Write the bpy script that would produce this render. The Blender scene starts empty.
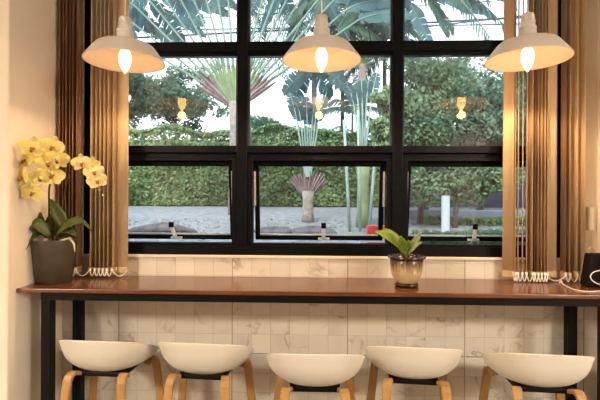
import bpy, bmesh, math, random
import numpy as np
from mathutils import Vector, Matrix
R = math.radians
C = bpy.context.scene.collection

# ------------------------------------------------------------------ camera, sky, light, exposure
F = 433.0
CAMH = 1.53
YAW, ROLL = R(1.75), 0.0049
cam = bpy.data.cameras.new('camera'); camo = bpy.data.objects.new('camera', cam); C.objects.link(camo)
cam.sensor_width = 36; cam.lens = F * 36 / 600; cam.clip_start = .05; cam.clip_end = 500
CM = Matrix.Translation((0, 0, CAMH)) @ Matrix.Rotation(YAW, 4, 'Z') @ Matrix.Rotation(R(90), 4, 'X') @ Matrix.Rotation(ROLL, 4, 'Z')
camo.matrix_world = CM
bpy.context.scene.camera = camo

def at(px, py, Y):
    """world point seen at photo pixel (px, py) at distance Y from the camera's wall"""
    d = CM.to_3x3() @ Vector(((px - 300) / F, (200 - py) / F, -1))
    return Vector((0, 0, CAMH)) + d * (Y / d.y)

w = bpy.data.worlds.new('world'); bpy.context.scene.world = w; w.use_nodes = True
nt = w.node_tree; nt.nodes.clear()
wo = nt.nodes.new('ShaderNodeOutputWorld'); bg = nt.nodes.new('ShaderNodeBackground')
tc = nt.nodes.new('ShaderNodeTexCoord'); nz = nt.nodes.new('ShaderNodeTexNoise'); cr = nt.nodes.new('ShaderNodeValToRGB')
nz.inputs['Scale'].default_value = 3; nz.inputs['Detail'].default_value = 4
cr.color_ramp.elements[0].position = .35; cr.color_ramp.elements[0].color = (.62, .81, 1, 1)
cr.color_ramp.elements[1].position = .65; cr.color_ramp.elements[1].color = (.86, .94, 1, 1)
nt.links.new(tc.outputs['Generated'], nz.inputs['Vector']); nt.links.new(nz.outputs['Fac'], cr.inputs['Fac'])
nt.links.new(cr.outputs['Color'], bg.inputs['Color']); nt.links.new(bg.outputs[0], wo.inputs[0])
bg.inputs['Strength'].default_value = 2.2

sun = bpy.data.lights.new('sun', 'SUN'); sun.energy = 3.2; sun.angle = R(25); sun.color = (1, .96, .88)
so = bpy.data.objects.new('sun', sun); C.objects.link(so); so.rotation_euler = (R(38), R(-18), 0)   # soft hazy sun over the cafe's roof

# warm ceiling lighting of the cafe behind the photographer
for i, (x, y, e) in enumerate([(-4.0, -1.9, 250), (4.0, -1.9, 250)]):
    a = bpy.data.lights.new('ceiling_panel', 'AREA'); a.shape = 'SQUARE'; a.size = 1.0; a.energy = e; a.color = (1, .90, .77)
    o = bpy.data.objects.new('ceiling_panel', a); C.objects.link(o); o.location = (x, y, 3.12)

vs = bpy.context.scene.view_settings
bpy.context.scene.display_settings.display_device = 'sRGB'
vs.view_transform = 'Standard'; vs.look = 'None'; vs.gamma = 1; vs.use_curve_mapping = False
vs.exposure = 0.55

# ------------------------------------------------------------------ helpers
def lin(c):
    return tuple(((v / 255) / 12.92 if v / 255 <= .04045 else ((v / 255 + .055) / 1.055) ** 2.4) for v in c)

def mat(name, col, rough=.6, metal=0, spec=.5, var=None, vscale=8, vamt=.5, bump=0, bscale=60, stretch=None, trans=0, coat=0):
    m = bpy.data.materials.new(name); m.use_nodes = True
    n = m.node_tree; p = n.nodes['Principled BSDF']
    p.inputs['Roughness'].default_value = rough; p.inputs['Metallic'].default_value = metal
    p.inputs['Specular IOR Level'].default_value = spec
    p.inputs['Coat Weight'].default_value = coat
    c = (*lin(col), 1)
    p.inputs['Base Color'].default_value = c
    t = n.nodes.new('ShaderNodeTexCoord'); mp = n.nodes.new('ShaderNodeMapping')
    n.links.new(t.outputs['Object'], mp.inputs[0])
    if stretch: mp.inputs['Scale'].default_value = stretch
    if var:
        z = n.nodes.new('ShaderNodeTexNoise'); z.inputs['Scale'].default_value = vscale; z.inputs['Detail'].default_value = 5
        r = n.nodes.new('ShaderNodeValToRGB'); r.color_ramp.elements[0].position = .5 - vamt * .35; r.color_ramp.elements[1].position = .5 + vamt * .35
        r.color_ramp.elements[0].color = c; r.color_ramp.elements[1].color = (*lin(var), 1)
        n.links.new(mp.outputs[0], z.inputs['Vector']); n.links.new(z.outputs['Fac'], r.inputs['Fac']); n.links.new(r.outputs['Color'], p.inputs['Base Color'])
    if bump:
        z2 = n.nodes.new('ShaderNodeTexNoise'); z2.inputs['Scale'].default_value = bscale; z2.inputs['Detail'].default_value = 3
        b = n.nodes.new('ShaderNodeBump'); b.inputs['Strength'].default_value = bump; b.inputs['Distance'].default_value = .01
        n.links.new(mp.outputs[0], z2.inputs['Vector']); n.links.new(z2.outputs['Fac'], b.inputs['Height']); n.links.new(b.outputs[0], p.inputs['Normal'])
    if trans:
        tb = n.nodes.new('ShaderNodeBsdfTranslucent'); mx = n.nodes.new('ShaderNodeMixShader'); mx.inputs[0].default_value = trans
        src = p.inputs['Base Color'].links[0].from_socket if p.inputs['Base Color'].links else None
        if src: n.links.new(src, tb.inputs['Color'])
        else: tb.inputs['Color'].default_value = c
        out = n.nodes['Material Output']
        n.links.new(p.outputs[0], mx.inputs[1]); n.links.new(tb.outputs[0], mx.inputs[2]); n.links.new(mx.outputs[0], out.inputs[0])
    return m

def emit(name, col, s):
    m = bpy.data.materials.new(name); m.use_nodes = True; p = m.node_tree.nodes['Principled BSDF']
    p.inputs['Base Color'].default_value = (*col, 1); p.inputs['Emission Color'].default_value = (*col, 1); p.inputs['Emission Strength'].default_value = s
    return m

def glass_mat(name, refl=.05, tint=(1, 1, 1)):
    m = bpy.data.materials.new(name); m.use_nodes = True; n = m.node_tree; n.nodes.remove(n.nodes['Principled BSDF'])
    t = n.nodes.new('ShaderNodeBsdfTransparent'); t.inputs[0].default_value = (*tint, 1)
    g = n.nodes.new('ShaderNodeBsdfGlossy'); g.inputs['Roughness'].default_value = 0.0
    f = n.nodes.new('ShaderNodeFresnel'); f.inputs['IOR'].default_value = 1.5
    mx = n.nodes.new('ShaderNodeMixShader')
    mm = n.nodes.new('ShaderNodeMath'); mm.operation = 'MULTIPLY'; mm.inputs[1].default_value = refl / .04; mm.use_clamp = True
    n.links.new(f.outputs[0], mm.inputs[0])
    n.links.new(mm.outputs[0], mx.inputs[0]); n.links.new(t.outputs[0], mx.inputs[1]); n.links.new(g.outputs[0], mx.inputs[2])
    n.links.new(mx.outputs[0], n.nodes['Material Output'].inputs[0])
    return m

def empty(name, loc=(0, 0, 0), rz=0, parent=None, label=None, cat=None, group=None, kind=None):
    o = bpy.data.objects.new(name, None); C.objects.link(o); o.location = loc; o.rotation_euler = (0, 0, rz); o.empty_display_size = .1
    if parent: o.parent = parent
    return tag(o, label, cat, group, kind)

def tag(o, label=None, cat=None, group=None, kind=None):
    if label: o['label'] = label
    if cat: o['category'] = cat
    if group: o['group'] = group
    if kind: o['kind'] = kind
    return o

def link(name, me, m, parent=None, smooth=False, loc=None):
    o = bpy.data.objects.new(name, me); C.objects.link(o)
    for x in (m if isinstance(m, (list, tuple)) else [m]): me.materials.append(x)
    if smooth: me.polygons.foreach_set('use_smooth', [True] * len(me.polygons))
    if parent: o.parent = parent
    if loc is not None: o.location = loc
    return o

class MB:
    """collects shapes into one mesh"""
    def __init__(s): s.v = []; s.f = []; s.m = []
    def add(s, v, f, m=0):
        b = len(s.v); s.v += [tuple(x) for x in v]; s.f += [tuple(b + i for i in q) for q in f]; s.m += [m] * len(f); return s
    def box(s, x0, x1, y0, y1, z0, z1, m=0, mtx=None):
        v = [Vector(p) for p in ((x0,y0,z0),(x1,y0,z0),(x1,y1,z0),(x0,y1,z0),(x0,y0,z1),(x1,y0,z1),(x1,y1,z1),(x0,y1,z1))]
        if mtx: v = [mtx @ p for p in v]
        return s.add(v, [(0,3,2,1),(4,5,6,7),(0,1,5,4),(1,2,6,5),(2,3,7,6),(3,0,4,7)], m)
    def lathe(s, prof, seg=32, c=(0,0,0), m=0, close=False):
        v = []; f = []; k = len(prof)
        for i in range(seg):
            a = 2 * math.pi * i / seg
            for r, z in prof: v.append((c[0] + r * math.cos(a), c[1] + r * math.sin(a), c[2] + z))
        for i in range(seg):
            j = (i + 1) % seg
            for q in range(k - 1 + (1 if close else 0)):
                q2 = (q + 1) % k
                f.append((i*k+q, j*k+q, j*k+q2, i*k+q2))
        return s.add(v, f, m)
    def tube(s, pts, r, seg=8, m=0, flat=None):
        pts = [Vector(p) for p in pts]; n = len(pts); v = []; f = []
        rr = r if isinstance(r, (list, tuple)) else [r] * n
        up = Vector((0, 0, 1)); prev = None
        for i, p in enumerate(pts):
            d = (pts[min(i+1, n-1)] - pts[max(i-1, 0)]).normalized()
            if prev is None:
                a = up.cross(d)
                if a.length < .05: a = Vector((1, 0, 0)).cross(d)
            else: a = prev - d * prev.dot(d)
            a.normalize(); prev = a; b = d.cross(a)
            ra, rb = (rr[i], rr[i]) if flat is None else (rr[i] * flat[0], rr[i] * flat[1])
            for k in range(seg):
                t = 2 * math.pi * k / seg
                v.append(p + a * math.cos(t) * ra + b * math.sin(t) * rb)
        for i in range(n - 1):
            for k in range(seg):
                k2 = (k + 1) % seg
                f.append((i*seg+k, i*seg+k2, (i+1)*seg+k2, (i+1)*seg+k))
        f.append(tuple(range(seg - 1, -1, -1))); f.append(tuple((n-1)*seg + k for k in range(seg)))
        return s.add(v, f, m)
    def bar(s, pts, wd, th, side=Vector((0, 0, 1)), m=0):
        """rectangular-section bar; side vectors give the width direction"""
        pts = [Vector(p) for p in pts]; n = len(pts); v = []; f = []
        for i, p in enumerate(pts):
            d = (pts[min(i+1, n-1)] - pts[max(i-1, 0)]).normalized()
            a = (side - d * side.dot(d)).normalized(); b = d.cross(a)
            for u, t in ((-1,-1),(1,-1),(1,1),(-1,1)): v.append(p + a * wd/2 * u + b * th/2 * t)
        for i in range(n - 1):
            for k in range(4):
                k2 = (k + 1) % 4; f.append((i*4+k, i*4+k2, (i+1)*4+k2, (i+1)*4+k))
        f.append((3,2,1,0)); f.append(tuple((n-1)*4 + k for k in range(4)))
        return s.add(v, f, m)
    def build(s, name, m, parent=None, smooth=False, bevel=0, loc=None, seg=2):
        me = bpy.data.meshes.new(name); me.from_pydata(s.v, [], s.f); me.update()
        o = link(name, me, m, parent, smooth, loc)
        if any(s.m): me.polygons.foreach_set('material_index', s.m)
        if bevel:
            b = o.modifiers.new('bevel', 'BEVEL'); b.width = bevel; b.segments = seg; b.limit_method = 'ANGLE'; b.angle_limit = R(40)
        return o

def struct(o):
    o['kind'] = 'structure'; return o

def copy_tree(o, parent=None):
    c = o.copy(); C.objects.link(c)
    if parent: c.parent = parent
    for ch in list(o.children): copy_tree(ch, c)
    return c

# ------------------------------------------------------------------ materials
M = {}
M['plaster'] = mat('warm_plaster', (240, 229, 212), .85, bump=.08, bscale=40, var=(245, 236, 220), vscale=3)
M['pier'] = mat('cream_paint', (228, 208, 172), .8)
M['ceiling'] = mat('ceiling_paint', (225, 220, 210), .9)
M['black_metal'] = mat('black_powder_coat', (13, 12, 12), .5, spec=.18)
M['frame'] = mat('black_aluminium', (8, 9, 15), .42, spec=.14)
M['frame_edge'] = mat('grey_gasket', (70, 78, 96), .4)
M['glass'] = glass_mat('window_glass', .08)
M['steel'] = mat('satin_steel', (214, 216, 220), .3, metal=.3)
M['bead'] = mat('pale_glazing_strip', (186, 202, 214), .4)
M['shade'] = mat('cream_enamel', (222, 216, 212), .35)
M['bulb'] = emit('glowing_bulb', (1, .62, .2), 4.5)
M['shell'] = mat('cream_plastic', (232, 226, 214), .38, spec=.5)
M['floor'] = mat('grey_floor', (120, 110, 100), .5, var=(104, 95, 86), vscale=4)
M['slat'] = mat('beige_blind_fabric', (228, 202, 162), .8, spec=.2, bump=.1, bscale=200, trans=.25)
M['slat_brown'] = mat('browner_slat', (176, 136, 104), .8, spec=.2, bump=.1, bscale=200, trans=.2)  # darker, browner tone given to some of the slats
M['weight'] = mat('blind_weight_plastic', (196, 166, 124), .5)
M['chain'] = mat('white_bead_chain', (250, 246, 238), .4)
M['white_plastic'] = mat('white_plastic', (246, 243, 238), .4)
M['pot_grey'] = mat('olive_grey_glaze', (76, 67, 52), .5, var=(62, 54, 42), vscale=12, bump=.1)
M['soil'] = mat('potting_soil', (60, 42, 30), .95, bump=1, bscale=80, var=(90, 66, 46), vscale=60)
M['orchid_leaf'] = mat('orchid_leaf', (96, 108, 46), .4, var=(66, 80, 34), vscale=14, trans=.12)
M['stem'] = mat('orchid_stem', (80, 50, 36), .5)
M['root'] = mat('pale_root', (206, 196, 158), .7)
M['bud'] = mat('orchid_bud', (208, 196, 120), .5)
M['lip'] = mat('orchid_lip', (176, 110, 58), .5, var=(132, 50, 36), vscale=90)
M['box_black'] = mat('black_matte_plastic', (13, 10, 10), .7, spec=.2)

def petal_mat():
    m = mat('yellow_petal', (246, 228, 124), .55, var=(250, 238, 160), vscale=30, trans=.3)
    return m
M['petal'] = petal_mat()
M['petal_pale'] = mat('pale_yellow_petal', (250, 232, 150), .55, var=(255, 244, 190), vscale=30, trans=.3)

def wood(name, a, b, rough, coat=0, axis=(1, 14, 14), sc=3):
    m = mat(name, a, rough, var=b, vscale=sc, vamt=.9, stretch=axis, coat=coat, bump=.05, bscale=20)
    return m
M['table_wood'] = wood('red_brown_varnished_wood', (128, 76, 44), (86, 46, 26), .22, coat=.25)
M['oak'] = wood('light_oak', (192, 152, 94), (168, 124, 70), .5, axis=(14, 14, 1.2), sc=5)

def tile_mat():
    """marble-look wall tile: small squares cut into larger panels, each square with its own veins"""
    m = bpy.data.materials.new('marble_wall_tile'); m.use_nodes = True; n = m.node_tree; p = n.nodes['Principled BSDF']
    p.inputs['Roughness'].default_value = .35
    L = n.links.new; N = n.nodes.new
    def math_(op, a, b=None, c=None):
        q = N('ShaderNodeMath'); q.operation = op
        for i, x in enumerate((a, b, c)):
            if x is None: continue
            if isinstance(x, (int, float)): q.inputs[i].default_value = x
            else: L(x, q.inputs[i])
        return q.outputs[0]
    tc = N('ShaderNodeTexCoord'); sx = N('ShaderNodeSeparateXYZ'); L(tc.outputs['Object'], sx.inputs[0])
    T = .1192
    u = math_('DIVIDE', math_('ADD', sx.outputs['X'], .5), T); v = math_('DIVIDE', math_('ADD', sx.outputs['Z'], -.093), .1205)
    cu, cv = math_('FLOOR', u), math_('FLOOR', v); fu, fv = math_('FRACT', u), math_('FRACT', v)
    def line(f, wdt):
        return math_('LESS_THAN', math_('MINIMUM', f, math_('SUBTRACT', 1, f)), wdt)
    cell = N('ShaderNodeCombineXYZ'); L(cu, cell.inputs[0]); L(cv, cell.inputs[1])
    wn = N('ShaderNodeTexWhiteNoise'); wn.noise_dimensions = '3D'; L(cell.outputs[0], wn.inputs['Vector'])
    thin = math_('MAXIMUM', line(fu, .014), line(fv, .014))
    U = math_('DIVIDE', u, 6.); V = math_('DIVIDE', math_('ADD', v, 2.0), 3.)
    big = math_('MAXIMUM', line(math_('FRACT', U), .0042), line(math_('FRACT', V), .009))
    # veins, offset and turned per tile
    off = N('ShaderNodeVectorMath'); off.operation = 'SCALE'; L(wn.outputs['Color'], off.inputs[0]); off.inputs['Scale'].default_value = 40
    ad = N('ShaderNodeVectorMath'); ad.operation = 'ADD'; L(tc.outputs['Object'], ad.inputs[0]); L(off.outputs[0], ad.inputs[1])
    ns = N('ShaderNodeTexNoise'); ns.inputs['Scale'].default_value = 3.2; ns.inputs['Detail'].default_value = 6; ns.inputs['Distortion'].default_value = .8; L(ad.outputs[0], ns.inputs['Vector'])
    vein = math_('ABSOLUTE', math_('SUBTRACT', ns.outputs['Fac'], .5))
    vr = N('ShaderNodeMapRange'); L(vein, vr.inputs[0]); vr.inputs[1].default_value = 0; vr.inputs[2].default_value = .022; vr.inputs[3].default_value = .75; vr.inputs[4].default_value = 0
    n2 = N('ShaderNodeTexNoise'); n2.inputs['Scale'].default_value = 5; L(ad.outputs[0], n2.inputs['Vector'])
    mask = N('ShaderNodeMapRange'); L(n2.outputs['Fac'], mask.inputs[0]); mask.inputs[1].default_value = .46; mask.inputs[2].default_value = .66
    vm = math_('MULTIPLY', vr.outputs[0], mask.outputs[0])
    def mix(f, a, b):
        q = N('ShaderNodeMix'); q.data_type = 'RGBA'
        if isinstance(f, float): q.inputs['Factor'].default_value = f
        else: L(f, q.inputs['Factor'])
        for k, x in (('A', a), ('B', b)):
            s = [i for i in q.inputs if i.name == k and i.type == 'RGBA'][0]
            if isinstance(x, tuple): s.default_value = (*x, 1)
            else: L(x, s)
        return [i for i in q.outputs if i.type == 'RGBA'][0]
    base = mix(wn.outputs['Value'], lin((226, 219, 205)), lin((216, 209, 196)))
    cl = N('ShaderNodeMapRange'); L(n2.outputs['Fac'], cl.inputs[0]); cl.inputs[1].default_value = .5; cl.inputs[2].default_value = .8; cl.inputs[3].default_value = 0; cl.inputs[4].default_value = .5
    base = mix(cl.outputs[0], base, lin((186, 176, 162)))
    base = mix(vm, base, lin((150, 134, 116)))
    base = mix(math_('MULTIPLY', thin, .6), base, lin((176, 165, 148)))
    base = mix(math_('MULTIPLY', big, .9), base, lin((150, 138, 122)))
    L(base, p.inputs['Base Color'])
    return m
M['tile'] = tile_mat()

# outdoors
def leafmat(name, a, b, tr=.35, sc=2.2):
    return mat(name, a, .6, var=b, vscale=sc, trans=tr, spec=.35)
M['hedge'] = leafmat('hedge_leaf', (144, 168, 118), (100, 130, 86))
M['hedge_dark'] = leafmat('dark_hedge_leaf', (120, 150, 112), (74, 108, 80))
M['tree_leaf'] = leafmat('tree_leaf', (118, 150, 126), (82, 114, 98))
M['tree_light'] = leafmat('light_green_leaf', (160, 184, 138), (120, 148, 110))
M['tree_blue'] = leafmat('blue_green_leaf', (124, 154, 120), (78, 112, 90))
M['paddle'] = leafmat('paddle_leaf', (84, 122, 124), (46, 78, 84), .4)
M['frond'] = leafmat('frond_leaf', (86, 122, 104), (50, 80, 76), .35)
M['petiole'] = mat('petiole_green', (122, 146, 122), .5, var=(90, 116, 104), vscale=3)
M['petiole_pale'] = mat('pale_petiole', (156, 178, 170), .5, var=(124, 150, 140), vscale=3)
M['sheath_green'] = mat('green_leaf_base', (136, 152, 108), .6, var=(108, 128, 94), vscale=5)
M['sheath_brown'] = mat('dry_leaf_base', (102, 84, 84), .8, var=(140, 122, 120), vscale=9)
M['bark'] = mat('grey_bark', (118, 108, 100), .9, var=(150, 140, 132), vscale=14, bump=.6, bscale=30)
M['bark_dark'] = mat('dark_bark', (72, 66, 62), .9, var=(96, 88, 82), vscale=14, bump=.6, bscale=30)
M['ground'] = mat('gravelly_ground', (136, 142, 152), .9, var=(92, 98, 92), vscale=9, bump=.8, bscale=30, vamt=.8)
M['stone'] = mat('dark_stone', (58, 54, 58), .9, var=(96, 94, 98), vscale=10, bump=.4)
M['kerb'] = mat('grey_concrete', (128, 134, 146), .85, var=(112, 118, 132), vscale=4)
M['white_post'] = mat('white_paint', (176, 186, 194), .6)
M['red'] = mat('red_paint', (206, 60, 66), .5)
M['cable'] = mat('power_cable', (58, 70, 92), .6)
M['thin_cable'] = mat('thin_cable', (56, 62, 66), .6)

# ------------------------------------------------------------------ room shell
XL, XR, YW, ZC = -1.575, 1.72, 2.68, 3.2
WX0, WX1, WZ0, WZ1 = -1.46, 1.585, 1.172, 3.02     # window opening
b = MB(); b.box(-4.72, 4.72, -3.32, 2.82, -.06, 0); struct(b.build('floor', M['floor']))
b = MB(); b.box(-4.72, 4.72, -3.32, 2.82, ZC, ZC + .12); struct(b.build('ceiling', M['ceiling']))
b = MB(); TH = .14
b.box(XL, XR, YW, YW + TH, 0, WZ0)
struct(b.build('wall_back', M['tile']))
b = MB()
b.box(XL, WX0, YW, YW + TH, WZ0, ZC); b.box(WX1, XR, YW, YW + TH, WZ0, ZC); b.box(WX0, WX1, YW, YW + TH, WZ1, ZC)
struct(b.build('wall_back', M['plaster']))
b = MB(); b.box(-4.6, XL, 2.19, YW + TH, 0, ZC); struct(b.build('wall_left', M['plaster'], bevel=.008))
b = MB(); b.box(XR, 4.6, 2.19, YW + TH, 0, ZC); struct(b.build('wall_right', M['plaster'], bevel=.008))
b = MB(); b.box(-4.72, -4.6, -3.2, 2.82, 0, ZC); struct(b.build('wall_left', M['pier']))
b = MB(); b.box(4.6, 4.72, -3.2, 2.82, 0, ZC); struct(b.build('wall_right', M['plaster']))
b = MB(); b.box(-4.72, 4.72, -3.32, -3.2, 0, ZC); struct(b.build('wall_front', mat('darkened_wall', (112, 88, 68), .7, var=(92, 70, 52), vscale=3)))  # unseen wall, coloured dark to keep its reflection in the glass dim
b = MB(); b.box(WX0 - .02, WX1 + .02, YW - .012, YW + .02, WZ0 - .004, WZ0 + .012); struct(b.build('trim_1', mat('sill_stone', (236, 226, 208), .4), bevel=.003))

# ------------------------------------------------------------------ window
win = empty('window_1', (0, 0, 0), kind='structure')
WY0, WY1 = YW + .03, YW + .10
MX = [-.448, .523]                    # mullion centres
ZT0, ZT1 = 2.44, 2.525                # upper rail
ZM0, ZM1 = 1.825, 1.87                # middle rail
b = MB()
b.box(WX0, WX0 + .07, WY0, WY1, WZ0, WZ1); b.box(WX1 - .07, WX1, WY0, WY1, WZ0, WZ1)
b.box(WX0 + .07, WX1 - .07, WY0, WY1, WZ0 + .0, WZ0 + .072); b.box(WX0 + .07, WX1 - .07, WY0, WY1, WZ1 - .06, WZ1)
b.build('outer_frame', M['frame'], win, bevel=.004)
for x in MX:
    b = MB(); b.box(x - .032, x + .032, WY0 - .004, WY1 - .002, WZ0 + .06, WZ1 - .05); b.build('mullion', M['frame'], win, bevel=.004)
bays = [(WX0 + .07, MX[0] - .032), (MX[0] + .032, MX[1] - .032), (MX[1] + .032, WX1 - .07)]
for (x0, x1) in bays:
    b = MB(); b.box(x0, x1, WY0 - .002, WY1, ZT0 + .02, ZT1); b.box(x0, x1, WY0 + .012, WY1 - .002, ZT0, ZT0 + .022); b.build('upper_rail', M['frame'], win, bevel=.004)
    b = MB(); b.box(x0, x1, WY0 - .002, WY1, ZM0, ZM1); b.box(x0, x1, WY0 + .02, WY1, ZM0 - .03, ZM0); b.build('middle_rail', M['frame'], win, bevel=.004)
    b = MB()
    for (z0, z1) in ((ZM1, ZT0), (ZT1, WZ1 - .06)):
        b.box(x0, x0 + .012, WY0 + .02, WY0 + .05, z0, z1); b.box(x1 - .012, x1, WY0 + .02, WY0 + .05, z0, z1)
    b.build('glazing_bead', M['frame_edge'], win)
    for (z0, z1) in ((ZM1, ZT0), (ZT1, WZ1 - .06)):
        b = MB(); b.box(x0 + .001, x1 - .001, WY0 + .032, WY0 + .038, z0 + .001, z1 - .001); b.build('glass_pane', M['glass'], win)
# lower bays: casing + top-hung sash pushed open at the bottom
for i, (x0, x1) in enumerate(bays):
    z0, z1 = WZ0 + .072, ZM0 - .03
    b = MB(); e = .034
    b.box(x0, x0 + e, WY0 + .006, WY1 + .006, z0, z1); b.box(x1 - e, x1, WY0 + .006, WY1 + .006, z0, z1)
    b.box(x0 + e, x1 - e, WY0 + .006, WY1 + .006, z0, z0 + .012); b.box(x0 + e, x1 - e, WY0 + .006, WY1 + .006, z1 - .02, z1)
    b.build('sash_casing', M['frame'], win, bevel=.003)
    sx0, sx1, sz0, sz1 = x0 + e + .002, x1 - e - .002, z0 + .014, z1 - .022
    s = empty('sash', ((sx0 + sx1) / 2, WY0 + .05, sz1), parent=win)
    W2, H = (sx1 - sx0) / 2, sz1 - sz0
    s.rotation_euler = (R(10.0), 0, 0)
    b = MB(); t = .03
    b.box(-W2, -W2 + t, 0, .035, -H, 0); b.box(W2 - t, W2, 0, .035, -H, 0)
    b.box(-W2 + t, W2 - t, 0, .035, -H, -H + t); b.box(-W2 + t, W2 - t, 0, .035, -t, 0)
    fr = b.build('sash_frame', M['frame'], s, bevel=.003)
    b = MB(); b.box(-W2 + t, W2 - t, .010, .024, -H + t, -H + t + .008); b.build('glazing_bead', M['bead'], s)
    b = MB(); b.box(-W2 + t + .001, W2 - t - .001, .014, .019, -H + t + .001, -t - .001); b.build('glass_pane', M['glass'], s)
    b = MB(); hx = .03 if i != 2 else .0
    b.box(hx - .035, hx + .04, -.014, -.001, -H + .006, -H + .02)
    b.bar([(hx, -.012, -H + .008), (hx, -.03, -H + .03), (hx - (.02 if i == 0 else 0), -.034, -H + .095)], .024, .012, Vector((1, 0, 0)))
    b.build('window_handle', M['steel'], s, bevel=.002)
    b = MB(); b.box(-.015, .015, -.008, .008, -.005, .03)
    k = b.build('handle_cap', M['frame'], s, bevel=.002); k.location = (hx - (.02 if i == 0 else 0), -.034, -H + .095)
    b = MB()
    for sg in (-1, 1):
        b.bar([(sg * (W2 - .005), -.004, -.06), (sg * (W2 - .005), -.02, -H * .55)], .008, .012, Vector((0, 1, 0)))
    b.build('stay_arm', M['steel'], s)

# ------------------------------------------------------------------ bar table
ZTAB = 1.053; TY0, TY1 = 2.25, YW - .003; TX0, TX1 = -1.5745, XR - .006
tb = empty('bar_table', (0, 2.46, 0), label='long red-brown wooden bar table on black metal legs under the window', cat='table')
def loc(o): return o
b = MB(); b.box(TX0, TX1, TY0 - 2.46, TY1 - 2.46, ZTAB - .022, ZTAB); b.build('table_top', M['table_wood'], tb, bevel=.004)
b = MB()
b.box(-1.458, 1.69, -.185, -.145, ZTAB - .066, ZTAB - .022); b.box(-1.458, 1.69, .14, .18, ZTAB - .066, ZTAB - .022)
for x in (-1.432, -.5, .55, 1.525): b.box(x - .02, x + .02, -.145, .14, ZTAB - .066, ZTAB - .022)
b.build('frame', M['black_metal'], tb, bevel=.002)
for x in (-1.432, 1.525):
    for y in (-.155, .15):
        b = MB(); b.box(x - .026, x + .026, y - .026, y + .026, 0, ZTAB - .066); b.build('leg', M['black_metal'], tb, bevel=.003)

# ------------------------------------------------------------------ bar stools
def shell_mesh():
    v = []; f = []; NA, NR = 56, 12
    for a in range(NA):
        th = 2 * math.pi * a / NA            # th = -90deg is the back (towards the camera)
        c, s_ = math.cos(th), math.sin(th)
        rx, ry = .236, .205
        n = 2.3
        k = (abs(c) ** n + abs(s_) ** n) ** (-1 / n)
        back = max(0, -s_); front = max(0, s_)
        h = .115 + .085 * (1 - (1 - back) ** 1.25) - .092 * front
        for q in range(NR + 1):
            t = q / NR
            rad = math.sin(t * math.pi / 2) ** .78 * (1 + .03 * (t > .96))
            z = h * (1 - math.cos(t * math.pi / 2)) ** 1.1
            if q == NR: z += .002
            v.append((rx * k * c * rad, ry * k * s_ * rad, z))
    for a in range(NA):
        a2 = (a + 1) % NA
        for q in range(NR): f.append((a*(NR+1)+q, a2*(NR+1)+q, a2*(NR+1)+q+1, a*(NR+1)+q+1))
    me = bpy.data.meshes.new('seat_shell'); me.from_pydata(v, [], f)
    bm = bmesh.new(); bm.from_mesh(me); bmesh.ops.remove_doubles(bm, verts=bm.verts, dist=.0005); bmesh.ops.recalc_face_normals(bm, faces=bm.faces); bm.to_mesh(me); bm.free()
    return me
def make_stool():
    t = empty('bar_stool')
    o = link('seat_shell', shell_mesh(), M['shell'], t, True, (0, 0, .618))
    m = o.modifiers.new('solid', 'SOLIDIFY'); m.thickness = .009; m.offset = 1
    m = o.modifiers.new('bev', 'BEVEL'); m.width = .002; m.segments = 2; m.limit_method = 'ANGLE'; m.angle_limit = R(50)
    b = MB(); b.box(-.125, .125, -.095, .095, .590, .617); b.build('mounting_plate', M['black_metal'], t, bevel=.006)
    for sx in (-1, 1):
        for sy in (-1, 1):
            k = 1 if sy < 0 else 1.3
            pts = [(.128*sx*k, .085*sy, .600), (.134*sx*k, .110*sy, .614), (.139*sx*k, .132*sy, .618), (.142*sx*k, .150*sy, .608), (.144*sx*k, .160*sy, .588), (.147*sx*k, .167*sy, .55), (.168*sx*k, .194*sy, .27), (.188*sx*k, .22*sy, 0)]
            b = MB(); b.bar(pts, .045, .020, Vector((1, 0, 0))); b.build('leg', M['oak'], t, bevel=.005)
    b = MB(); z = .25
    pts = [(-.168, -.194), (.168, -.194), (.218, .194), (-.218, .194)]
    for i in range(4): b.tube([(*pts[i], z), (*pts[(i + 1) % 4], z)], .007)
    b.build('footrest', M['black_metal'], t)
    return t
proto = make_stool()
stools = [(110.5, 2.35, 3, 'cream shell bar stool with oak legs, leftmost of the five, before the rear table leg'),
          (207, 2.335, 4, ''),
          (315, 2.21, 0, 'cream bar stool with oak legs facing squarely to the window, middle of five'),
          (412, 2.32, 5, 'cream bar stool on oak legs standing just below the small potted plant'),
          (535.5, 2.25, 5, 'cream bar stool rightmost of five, with pointed seat wing, beside the right wall')]
stools[1] = (*stools[1][:3], 'cream bar stool with oak legs, second from left, right beside the leftmost stool')
for i, (px, Y, rz, lb) in enumerate(stools):
    o = proto if i == 0 else copy_tree(proto)
    p = at(px, 380, Y); o.location = (p.x, p.y, 0); o.rotation_euler = (0, 0, R(-rz))
    tag(o, lb, 'stool', 'bar stools along the table')

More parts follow.
